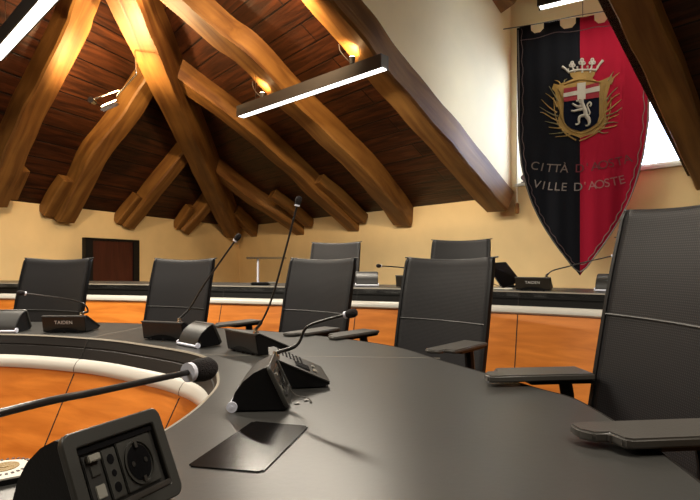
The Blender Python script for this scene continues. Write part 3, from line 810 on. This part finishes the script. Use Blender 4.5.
# M1 far left with lettering
mic(-1.29, 2.34, 2, DESK, [(88, 311, 2.36), (82, 303, 2.34), (60, 298, 2.28), (26, 293.6, 2.2)], 'microphone with readable lettering on its base, in front of the leftmost chair')
mic(-.765, 2.11, -17, DESK, [(190, 308, 2.12), (202, 288, 2.08), (220, 262, 2.04), (235, 241, 2.02)], 'microphone with neck leaning right, left of the second power box', letters=False, plate=M['blk_soft'])
mic(-.385, 1.82, -45, DESK, [(262, 321, 1.76), (272, 298, 1.75), (285, 252, 1.74), (297, 206, 1.73)], 'microphone with the tallest upright neck, between the two power boxes', letters=False, plate=M['blk_soft'])
mic(-.215, 1.39, -80, DESK, [(297, 345, 1.30), (306, 328, 1.29), (322, 321, 1.27), (345, 315, 1.24)], 'microphone with short bent neck standing behind the side-on power box')
own = mic(-.56, .06, 8, DESK, [Vector((-.47, .12, .87)), Vector((-.42, .2, .925)), (0, 413, .42), (100, 391, .52), (188, 372.5, .63)], 'microphone arm crossing the left foreground with a round black foam tip', head_r=.0115)
# outer desk
mic(1.045, 2.98, -26, DESK2, [(548, 274, 2.94), (553, 270.5, 2.92), (566, 267, 2.88), (590, 261, 2.8), (612, 256, 2.72)], 'microphone on the outer desk below the tip of the banner')
mic(.385, 3.36, -24, DESK2, [(428, 276, 3.25), (424, 271, 3.2), (402, 267.5, 3.1), (381, 266, 3.0)], 'microphone on the outer desk with a level neck, left of the chair nearest the tablet')

def build_power(name='power_box', wheel=True):
    """x = length, back at y=0, socket face towards +y"""
    r = empty(name, (0, 0, 0)); W = .075
    arc = [(.0, .004), (.001, .018), (.010, .042), (.026, .064), (.048, .082), (.070, .093), (.078, .094)]
    prof = arc + [(.118, .010), (.114, .004)]
    prism('shell', prof, -W+.004, W-.004, M['blk_soft'], r, .0012, 30)
    for s in (-1, 1):
        prism('end_cap', [(y*1.0, z) for y, z in prof], s*(W-.0045), s*W, M['blk'], r, .001, 30)
    # sloping socket frame
    ax = Vector((0, .040, -.084)).normalized(); nz = Vector((0, .084, .040)).normalized()
    rot = Matrix((Vector((-1, 0, 0)), -ax, nz)).transposed()        # local: u right seen from the front, v up
    O = Vector((0, .098, .052))
    KS = 1.10
    def on(u_, v_, h): return O + rot @ Vector((u_*KS, v_*KS, h))
    def slab(name, u0, u1, v0, v1, h0, h1, mat, parent, bev=.001):
        return box(name, on((u0+u1)/2, (v0+v1)/2, (h0+h1)/2), ((u1-u0)*KS, (v1-v0)*KS, h1-h0), mat, parent, bev, rot)
    # frame ring with rounded corners
    bm = bmesh.new()
    def rr(w, h, rad, n=5):
        out = []
        for cx, cy, a0 in ((w-rad, h-rad, 0), (-w+rad, h-rad, PI/2), (-w+rad, -h+rad, PI), (w-rad, -h+rad, 3*PI/2)):
            for k in range(n+1): a_ = a0+PI/2*k/n; out.append((cx+rad*math.cos(a_), cy+rad*math.sin(a_)))
        return out
    oo, ii = rr(.079/KS, .050/KS, .011), rr(.056, .031, .002)
    L = [[bm.verts.new(on(x, y, h)) for x, y in q] for q, h in ((oo, -.002), (oo, .007), (ii, .007), (ii, -.006))]
    k_ = len(oo)
    for a_, b_ in ((0, 1), (1, 2), (2, 3), (3, 0)):
        for j in range(k_): bm.faces.new((L[a_][j], L[a_][(j+1) % k_], L[b_][(j+1) % k_], L[b_][j]))
    o = fin('socket_frame', bm, M['socket_grey'], r); auto(o, 35)
    md = o.modifiers.new('b', 'BEVEL'); md.width = .0018; md.segments = 2; md.limit_method = 'ANGLE'
    slab('hinge_strip', -.054, .054, .0245, .029, .000, .004, M['gloss'], r, 0)
    slab('label_strip', -.036, .055, -.032, -.0265, .004, .009, M['module_light'] if False else M['dull_metal'], r)
    # network module
    mnet = slab('network_module', -.051, -.028, -.024, .022, -.004, .003, M['blk_soft'], r)
    slab('flap', -.047, -.031, .015, .0215, .001, .009, M['module_light'], mnet, .001)
    slab('jack', -.045, -.032, .002, .012, .001, .0045, M['socket_grey'], mnet, .0008)
    slab('jack', -.045, -.032, -.018, -.006, .001, .0045, M['module_light'], mnet, .0008)
    # three-hole socket
    m3 = slab('three_pin_socket', -.026, -.006, -.024, .022, -.004, .0035, M['socket_grey'], r)
    for v in (-.014, -.001, .012):
        bm = bmesh.new(); add_tube(bm, [on(-.016, v, .0030), on(-.016, v, .0039)], .0036 if v == -.001 else .0052, 14); fin('pin_hole', bm, M['gloss'], m3)
    # round socket
    ms = slab('round_socket', -.004, .048, -.024, .024, -.004, .0035, M['socket_grey'], r)
    c = (.022, -.0005)
    bm = bmesh.new(); n = 28
    R = []
    for rad, h in ((.0215, .0032), (.0215, .0052), (.0195, .0052), (.0190, -.0015 + .0050), ):
        R.append([bm.verts.new(on(c[0]+rad*math.cos(2*PI*k/n), c[1]+rad*math.sin(2*PI*k/n), h)) for k in range(n)])
    for a_, b_ in zip(R, R[1:]):
        for j in range(n): bm.faces.new((a_[j], a_[(j+1) % n], b_[(j+1) % n], b_[j]))
    auto(fin('socket_rim', bm, M['socket_grey'], ms))
    bm = bmesh.new(); add_tube(bm, [on(c[0], c[1], .0034), on(c[0], c[1], .0040)], .0190, 28); fin('socket_well', bm, M['gloss'], ms)
    for du in (-.0095, .0095):
        bm = bmesh.new(); add_tube(bm, [on(c[0]+du, c[1], .0038), on(c[0]+du, c[1], .0046)], .0028, 12); fin('pin_hole', bm, M['dark_gap'], ms)
    for dv in (-.0168, .0168): slab('earth_clip', c[0]-.002, c[0]+.002, c[1]+dv-.003, c[1]+dv+.003, .0038, .0062, M['dull_metal'], ms, 0)
    if wheel:
        bm = bmesh.new(); add_tube(bm, [(-W-.001, -.002, .0085), (W+.001, -.002, .0085)], .0055, 10)
        rod = auto(fin('roller_bar', bm, M['white_plastic'], r))
        for s in (-1, 1):
            bm = bmesh.new(); add_tube(bm, [(s*(W-.001), .004, .0118), (s*(W+.004), .004, .0118)], .0115, 20); add_tube(bm, [(s*(W+.003), .004, .0118), (s*(W+.0052), .004, .0118)], .0035, 10)
            auto(fin('roller_cap', bm, M['white_plastic'], rod))
    return r
pb = build_power()
gp = 'rounded power boxes on the desks'
place(pb, -.260, 1.180, -86, DESK, 'side-on power box left of the black cover plate, round white cap at its foot', 'power box', gp)
def pcopy(x, y, deg, z, lab): return place(copy_tree(pb), x, y, deg, z, lab, 'power box', gp)
pcopy(-1.578, 2.335, 2, DESK, 'power box at the left image edge in front of the leftmost chair')
pcopy(-.615, 1.965, -42, DESK, 'power box seen from its curved back, right of the right-leaning microphone').scale = (.88, .88, .88)
near = build_power(wheel=False); near.scale = (.90, 1.2, 1.2)
ax_ = Vector((.887, -.46)); c_ = Vector((-.305, .661)) - ax_*.094
place(near, c_.x, c_.y, -117.4, DESK, 'power box in the bottom left corner with its round socket facing the camera', 'power box', gp)
pcopy(.115, 3.50, 0, DESK2, 'power box on the outer desk right of the farthest centre chair')
pcopy(1.42, 2.84, -35, DESK2, 'power box on the outer desk next to the large foreground chair')
# thin cable behind the power box
tag(tube('cable', smooth_path([(-.145, 1.21, DESK+.03), (-.128, 1.22, DESK+.008), (-.10, 1.21, DESK+.004), (-.088, 1.185, DESK+.002), (-.09, 1.17, DESK+.003)], 5), .0014, M['cord'], None, 6),
    'thin black cable from the side-on power box into the desk top', 'cable')

# crest card at the left edge
card = empty('crest_card', (0, 0, DESK), 0, 'white and gold printed card with a black edge at the left desk border', 'card')
cpx = [(30, 457.5), (23, 474), (-40, 486), (-38, 462)]
cq = [ground(x, y, DESK+.012) - Vector((0, 0, DESK)) for x, y in cpx]
def slabq(name, q, z0, z1, mat, parent):
    vs = [(p.x, p.y, z0) for p in q] + [(p.x, p.y, z1) for p in q]
    return raw(name, vs, [(0, 1, 2, 3), (4, 5, 6, 7), (0, 1, 5, 4), (1, 2, 6, 5), (2, 3, 7, 6), (3, 0, 4, 7)], mat, parent)
slabq('backing', cq, 0, .008, M['blk'], card); 
cc = sum(cq, Vector())/4
slabq('face', [cc+(p-cc)*.985 for p in cq], .008, .0105, M['paper'], card)
ec = ground(4, 466, DESK+.012) - Vector((0, 0, DESK))
bm = bmesh.new(); add_tube(bm, [(ec.x, ec.y, .0105), (ec.x, ec.y, .0115)], .020, 28); add_tube(bm, [(ec.x, ec.y, .0110), (ec.x, ec.y, .0122)], .006, 12)
fin('gold_emblem', bm, M['gold'], card)
bm = bmesh.new()
for k in range(28):
    a_ = 2*PI*k/28; add_box(bm, (ec.x+.034*math.cos(a_), ec.y+.034*math.sin(a_), .011), (.005, .0035, .001), 0, Matrix.Rotation(a_, 3, 'Z'))
fin('printed_ring', bm, M['dark_thread'], card)

# desk lamp, tablet and papers on the outer desk
lz = DESK2; px0 = at(258, 282, 3.72)
dl = empty('desk_lamp', (px0.x, px0.y, lz), 0, 'thin desk lamp with pale stem and flat arm on the outer desk', 'lamp')
zt_ = (HZ-258)*3.72/F + CZ - lz
bm = bmesh.new(); add_box(bm, (.02, 0, .010), (.13, .10, .02), .006); auto(fin('base', bm, M['blk'], dl))
tube('stem', [(0, 0, .018), (0, 0, zt_)], .0075, M['white_plastic'], dl, 10)
bm = bmesh.new(); add_box(bm, (.06, 0, zt_), (.28, .05, .014), .003); auto(fin('lamp_arm', bm, M['chrome'], dl))
bm = bmesh.new(); add_box(bm, (.10, 0, .016), (.06, .03, .014), .004); auto(fin('switch', bm, M['module_light'], dl))
tb = at(510, 290, 3.35)
t_ = empty('tablet', (tb.x, tb.y+.05, lz), math.radians(-24), 'black tablet tilted back on its stand on the outer desk', 'tablet')
q4 = [at(486, 263, 3.30), at(506, 262, 3.42), at(521, 281, 3.40), at(503, 288.2, 3.27)]
nq = (q4[1]-q4[0]).cross(q4[3]-q4[0]).normalized()*.009
mt_ = (Matrix.Translation(t_.location) @ Matrix.Rotation(math.radians(-24), 4, 'Z')).inverted()
sq = [mt_ @ (p + o_) for o_ in (Vector(), nq) for p in q4]
raw('screen', sq, [(0, 1, 2, 3), (4, 5, 6, 7), (0, 1, 5, 4), (1, 2, 6, 5), (2, 3, 7, 6), (3, 0, 4, 7)], M['gloss'], t_)
bm = bmesh.new(); add_box(bm, (0.02, .03, .006), (.10, .08, .012), .003); add_box(bm, (0.02, .03, .04), (.03, .02, .07), .003); auto(fin('stand', bm, M['blk'], t_))
cbt = tag(tube('charging_cable', smooth_path([at(502, 287, 3.2), at(492, 283, 3.16), at(488, 276, 3.16), at(491, 272, 3.2)], 5), .003, M['cord'], None, 6), 'thin cable looping up left of the tilted tablet', 'cable')
for i, (dx, dy, rz, lab) in enumerate(((0, 0, .3, 'white paper sheet left of the tablet, undermost'), (.03, -.03, -.25, 'white paper sheet left of the tablet, on top'))):
    p = at(493, 288, 3.17)
    tag(box('paper_sheet', (p.x+dx, p.y+dy, DESK2+.0016+.003*i), (.15, .105, .002), M['paper'], None, 0, Matrix.Rotation(rz, 3, 'Z')), lab, 'paper', 'papers on the outer desk')

# ------------------------------------------------------------------ banner
FD = Vector((.91, -.415, 0)).normalized(); FNn = Vector((FD.y, -FD.x, 0)).normalized()
if FNn.y > 0: FNn = -FNn
bcx = 4.2; fo = Vector(((580-350)/F*bcx, bcx, CZ+1.98))
ban = empty('banner', fo, math.atan2(FD.y, FD.x), 'half black half red pointed heraldic banner hanging before the window', 'banner')
HW, HF = .49, 2.09
def ripple(u, v): return .010*math.sin(u*21+v*.8) * (.35+.65*min(1, v/1.2)) + .012*math.sin(u*8+1+v*1.3) + .004*math.sin(u*47)
def fp(u, v, off=0):    # u right, v down; local x,y,z (local -y faces the room)
    return Vector((u + .006*math.sin(v*3), ripple(u, v)-off, -v))
prof_w = [(0, 1), (.9, .985), (1.15, .93), (1.35, .84), (1.5, .74), (1.65, .60), (1.8, .42), (1.95, .21), (2.03, .09), (2.09, 0)]
def bottom(u):
    a_ = abs(u)/HW
    for (v0, w0), (v1, w1) in zip(prof_w, prof_w[1:]):
        if w0 >= a_ >= w1: return v0 + (v1-v0)*(w0-a_)/max(1e-6, w0-w1)
    return 0
notches = [(-.375, -.275), (-.150, -.032), (.105, .205), (.315, .405)]
def topv(u):
    for a_, b_ in notches:
        if a_ <= u <= b_:
            m_ = min(u-a_, b_-u); return .075 if m_ > .028 else .045 + .03*m_/.028
    return 0
us = sorted(set([round(-HW+2*HW*k/110, 4) for k in range(111)] + [x for n_2 in notches for x in (n_2[0]-.0005, n_2[0]+.0005, n_2[1]-.0005, n_2[1]+.0005, n_2[0]+.028, n_2[1]-.028)] + [-.0003, .0003]))
bm = bmesh.new(); cols = []
NV = 46
for u_ in us:
    a_, b_ = topv(u_), max(bottom(u_), topv(u_)+.01)
    cols.append([bm.verts.new(fp(u_, a_+(b_-a_)*k/NV)) for k in range(NV+1)])
for a_, b_ in zip(cols, cols[1:]):
    for k in range(NV): bm.faces.new((a_[k], b_[k], b_[k+1], a_[k+1]))
o = fin('cloth', bm, M['flag'], ban, True); md = o.modifiers.new('t', 'SOLIDIFY'); md.thickness = .003
def fcurve(name, pts, r, mat, off=.006, n=5, hollow=True):
    P = smooth_path([Vector((a_, b_, 0)) for a_, b_ in pts], n)
    rr_ = r if isinstance(r, (int, float)) else [r[0]+(r[1]-r[0])*k/(len(P)-1) for k in range(len(P))]
    return tube(name, [fp(p.x, p.y, off) for p in P], rr_, mat, ban, 6)
def fpoly(name, pts, mat, off=.004, th=.003, parent=None, sub=True):
    bm = bmesh.new(); vs = [bm.verts.new((x, 0, -y)) for x, y in pts]
    f = bm.faces.new(vs)
    bmesh.ops.triangulate(bm, faces=[f])
    for _ in range(2 if sub else 0): 
        es = [e for e in bm.edges if e.calc_length() > .03]
        if es: bmesh.ops.subdivide_edges(bm, edges=es, cuts=1); bmesh.ops.triangulate(bm, faces=bm.faces[:])
    for v in bm.verts: v.co = fp(v.co.x, -v.co.z, off)
    o = fin(name, bm, mat, parent or ban)
    md = o.modifiers.new('t', 'SOLIDIFY'); md.thickness = th; md.offset = 0
    return o
# braid along both sides
for s in (-1, 1):
    pts = [(s*HW*w*(1-.02), v) for v, w in [(0.02, 1), (.3, .995), (.6, .99)] + prof_w[1:-1]] + [(0, 2.06)]
    fcurve('edge_braid', pts, .006, M['cord'] if s < 0 else M['mid_thread'], .004)
    wav = []
    base_ = smooth_path([Vector((a_, b_, 0)) for a_, b_ in pts], 6)
    for k, p in enumerate(base_): wav.append((p.x - s*(.03+.006*math.sin(k*1.9)), min(p.y, 2.0)))
    fcurve('vine_border', wav[:-6], .0028, M['mid_thread'] if s > 0 else M['dark_thread'], .005, 2)
fcurve('vine_border', [(-.46, .115), (-.32, .12), (-.2, .095), (-.05, .11), (.1, .10), (.26, .12), (.44, .11)], .0028, M['dark_thread'], .005)
# px -> banner coordinates of the crest
def fc(px, py):
    kx = (px-350)/F; t = (kx*fo.y - fo.x)/(FD.x - kx*FD.y); p = fo + FD*t
    return (t, fo.z - (CZ+(HZ-py)*p.y/F))
def Z(x, y): return fc(535+x*90/474, 50+y*95/500)
cartouche = [(95,178),(120,185),(150,170),(180,172),(205,150),(235,140),(270,140),(300,150),(325,168),(350,160),(375,150),(400,142),(408,168),(385,190),(380,225),(372,250),(378,290),(370,340),(375,375),(350,410),(310,440),(265,450),(238,462),(205,450),(160,435),(125,400),(118,360),(130,330),(115,300),(120,260),(105,225),(85,205)]
fpoly('cartouche', [Z(*p) for p in cartouche], M['gold'], .006)
for pts in ([(118,205),(140,260),(128,320),(150,380),(190,425),(238,440)], [(365,180),(352,240),(362,310),(350,375),(300,420),(238,440)], [(150,182),(200,165),(238,155),(290,160),(340,175)]):
    fcurve('cartouche_ridge', [Z(*p) for p in pts], .004, M['gold'], .012)
shield = [(148,205),(238,192),(332,172),(334,260),(335,350),(325,385),(290,410),(238,428),(190,415),(155,390),(147,340)]
fpoly('shield', [Z(*p) for p in shield], M['navy'], .012)
fpoly('shield_chief', [Z(*p) for p in [(148,205),(238,192),(332,172),(334,252),(238,262),(148,275)]], M['crimson'], .016)
fpoly('white_cross', [Z(*p) for p in [(146,232),(220,216),(218,178),(262,170),(262,206),(336,192),(336,220),(262,230),(262,258),(220,262),(220,238),(146,252)]], M['silver'], .020)
def fmulti(name, strokes, mat, off):
    bm = bmesh.new()
    for pts, r0, r1 in strokes:
        P = smooth_path([Vector((*Z(*p), 0)) for p in pts], 4)
        add_tube(bm, [fp(p.x, p.y, off) for p in P], [(r0+(r1-r0)*k/(len(P)-1))*.0015 for k in range(len(P))], 8)
    return auto(fin(name, bm, mat, ban), 60)
fmulti('white_lion', [([(238,264),(240,276),(236,284)], 13, 11), ([(226,268),(214,272)], 8, 4), ([(242,282),(252,302),(262,322),(264,346)], 12, 10),
    ([(244,296),(222,300),(204,292),(194,284)], 8, 5), ([(246,312),(224,318),(204,324),(188,322)], 8, 5),
    ([(258,344),(236,350),(228,366),(230,384),(220,394)], 9, 4), ([(220,394),(210,392)], 5, 4), ([(266,344),(280,364),(284,384),(278,398)], 12, 5), ([(278,398),(264,398)], 5, 4),
    ([(272,346),(286,334),(276,306),(272,288),(284,276),(292,286),(286,298)], 4, 5)], M['silver'], .018)
cs_ = []
for cx, cy, rr2 in ((192, 78, 15), (244, 62, 17), (298, 62, 16)):
    for k in range(3):
        a0 = 2*PI*k/3 - PI/2; q = (cx + rr2*.62*math.cos(a0), cy + rr2*.62*math.sin(a0))
        cs_.append(([(q[0]+rr2*.42*math.cos(t*PI/3), q[1]+rr2*.42*math.sin(t*PI/3)) for t in range(7)], 4, 4))
    cs_.append(([(cx, cy+rr2*.7), (cx*.75+62, 118)], 4, 5))
for tip, foot in (((138, 90), (176, 122)), ((354, 56), (314, 112))):
    cs_.append(([tip, ((tip[0]+foot[0])/2, (tip[1]+foot[1])/2-4), foot], 8, 4))
for x, y in ((170, 100), (218, 88), (272, 82), (326, 84)): cs_.append(([(x, y), (x+2, y+14)], 6, 3))
cs_.append(([(172, 118), (208, 108), (250, 103), (290, 103), (320, 108)], 6, 6))
fmulti('crown', cs_, M['silver'], .009)
fpoly('crown_band', [Z(*p) for p in [(178,120),(245,110),(316,108),(310,128),(296,150),(205,158),(186,140)]], M['gold'], .006)
def frond(pts, mat, r=(.007, .0018)): return fcurve('palm_frond', [Z(*p) for p in pts], r, mat, .006)
for i, pts in enumerate(([(112,330),(70,300),(30,262)], [(118,350),(80,335),(22,302)], [(120,375),(90,360),(48,335),(24,330)], [(126,395),(95,385),(50,375)], [(140,412),(110,412),(70,405)], [(155,428),(130,438),(72,440)],
             [(112,300),(95,262),(52,228)], [(118,270),(100,240),(70,190)], [(130,185),(122,170),(100,160)], [(150,170),(152,160),(165,152)], [(190,440),(160,452),(105,458)])):
    frond(pts, M['olive'] if i % 2 else M['gold'])
for i, pts in enumerate(([(372,330),(410,300),(450,262)], [(372,350),(415,335),(455,305)], [(370,372),(400,360),(440,340)], [(362,395),(395,385),(435,385)], [(350,415),(390,412),(430,400)], [(330,430),(360,440),(385,436)],
             [(376,300),(400,262),(440,232)], [(372,270),(395,235),(430,200)], [(395,185),(410,150),(440,122)], [(380,165),(395,140),(410,118)])):
    frond(pts, M['olive'] if i % 2 else M['gold'])
fcurve('palm_stem', [Z(*p) for p in [(215,475),(160,440),(120,390),(100,320),(95,250)]], (.006, .003), M['gold'], .006)
fcurve('palm_stem', [Z(*p) for p in [(232,478),(320,440),(372,390),(392,320),(395,250)]], (.006, .003), M['gold'], .006)
# lettering, letter by letter along a shallow bow
def letters(s, x0, x1, v0, sag, size, mat_f, kx=0.0):
    n = len(s)
    for k, ch in enumerate(s):
        if ch == ' ': continue
        u_ = x0 + (x1-x0)*(k+.5)/n; v_ = v0 - sag*((u_)/.36)**2
        sl = math.atan(2*sag*u_/.36**2)
        me = text_mesh(ch, size, .001)
        me.transform(Matrix.Rotation(PI/2, 4, 'X'))
        me.transform(Matrix.Rotation(-sl, 4, 'Y'))
        for v in me.vertices:
            q_ = fp(u_+v.co.x, v_-v.co.z, .006); v.co = (q_.x, q_.y+v.co.y, q_.z)
        link('letter', me, mat_f(u_), ban)

M['dark_red'] = simple('dark_red_thread', (.13, .012, .022), .7)
M['brownish'] = simple('brown_thread', (.13, .10, .09), .7)
letters("CITTÀ D'AOSTA", -.37, .37, 1.225, .05, .095, lambda u_: M['brownish'] if u_ < 0 else M['dark_red'])
M['pinkish'] = simple('pinkish_thread', (.30, .10, .11), .7)
letters("VILLE D'AOSTE", -.35, .33, 1.375, .05, .095, lambda u_: M['mid_thread'] if u_ < .02 else M['pinkish'])
# hanging cord
hc = [Vector((-.60, 0, .012)), Vector((-.3, -.004, .004)), Vector((0, -.004, .012)), Vector((.3, -.004, .006)), Vector((.52, -.002, .03))]
tube('hanging_cord', smooth_path(hc, 5), .004, M['cord'], ban, 6)
tube('hanging_cord', [Vector((0.02, .0, 0)), Vector((.02, .0, DH-fo.z+.1))], .003, M['cord'], ban, 6)
# blind cord with wooden tassel, and small sensor on the sill
bc_ = at(517, 130, 4.86)
e = empty('blind_cord', (bc_.x, bc_.y, CZ+.5), 0, 'thin pale cord with small brown tassel at the left of the window', 'cord')
tube('string', [(0, 0, .06), (0, 0, 1.42)], .0028, M['pale_cord'], e, 6)
bm = bmesh.new(); add_box(bm, (0, 0, .0), (.034, .034, .10), .006); auto(fin('tassel', bm, M['beam'], e))
sv = rp(W0+.08, .005, SILL+.004)
e = empty('sill_sensor', sv, 0, 'small dark gadget standing on the window sill left of the banner', 'gadget')
bm = bmesh.new(); add_tube(bm, [(0, 0, 0), (0, 0, .012), (0, 0, .013), (0, 0, .03)], [.025, .025, .008, .008], 12); auto(fin('foot', bm, M['dull_metal'], e))
bm = bmesh.new(); add_box(bm, (0, 0, .055), (.05, .045, .05), .010); auto(fin('housing', bm, M['dull_metal'], e))

# ------------------------------------------------------------------ daylight
w = bpy.data.worlds.new('sky'); SC.world = w; w.use_nodes = True
bg = w.node_tree.nodes['Background']; bg.inputs['Color'].default_value = (.92, .97, 1, 1); bg.inputs['Strength'].default_value = 4.6
wc = rp((W0+W1)/2, -.35, (SILL+WHEAD)/2)
ld = bpy.data.lights.new('daylight', 'AREA'); ld.shape = 'RECTANGLE'; ld.size = 1.5; ld.size_y = 1.2; ld.energy = 20; ld.color = (.30, .50, 1)
lo = bpy.data.objects.new('daylight', ld); COL.objects.link(lo); lo.location = wc
lo.rotation_euler = Vector((NR.x, NR.y, -.15)).to_track_quat('-Z', 'Y').to_euler()

vs_ = SC.view_settings
SC.display_settings.display_device = 'sRGB'
vs_.view_transform = 'Standard'; vs_.look = 'None'; vs_.gamma = 1; vs_.exposure = 0.22; vs_.use_curve_mapping = False
SC.cycles.use_denoising = True
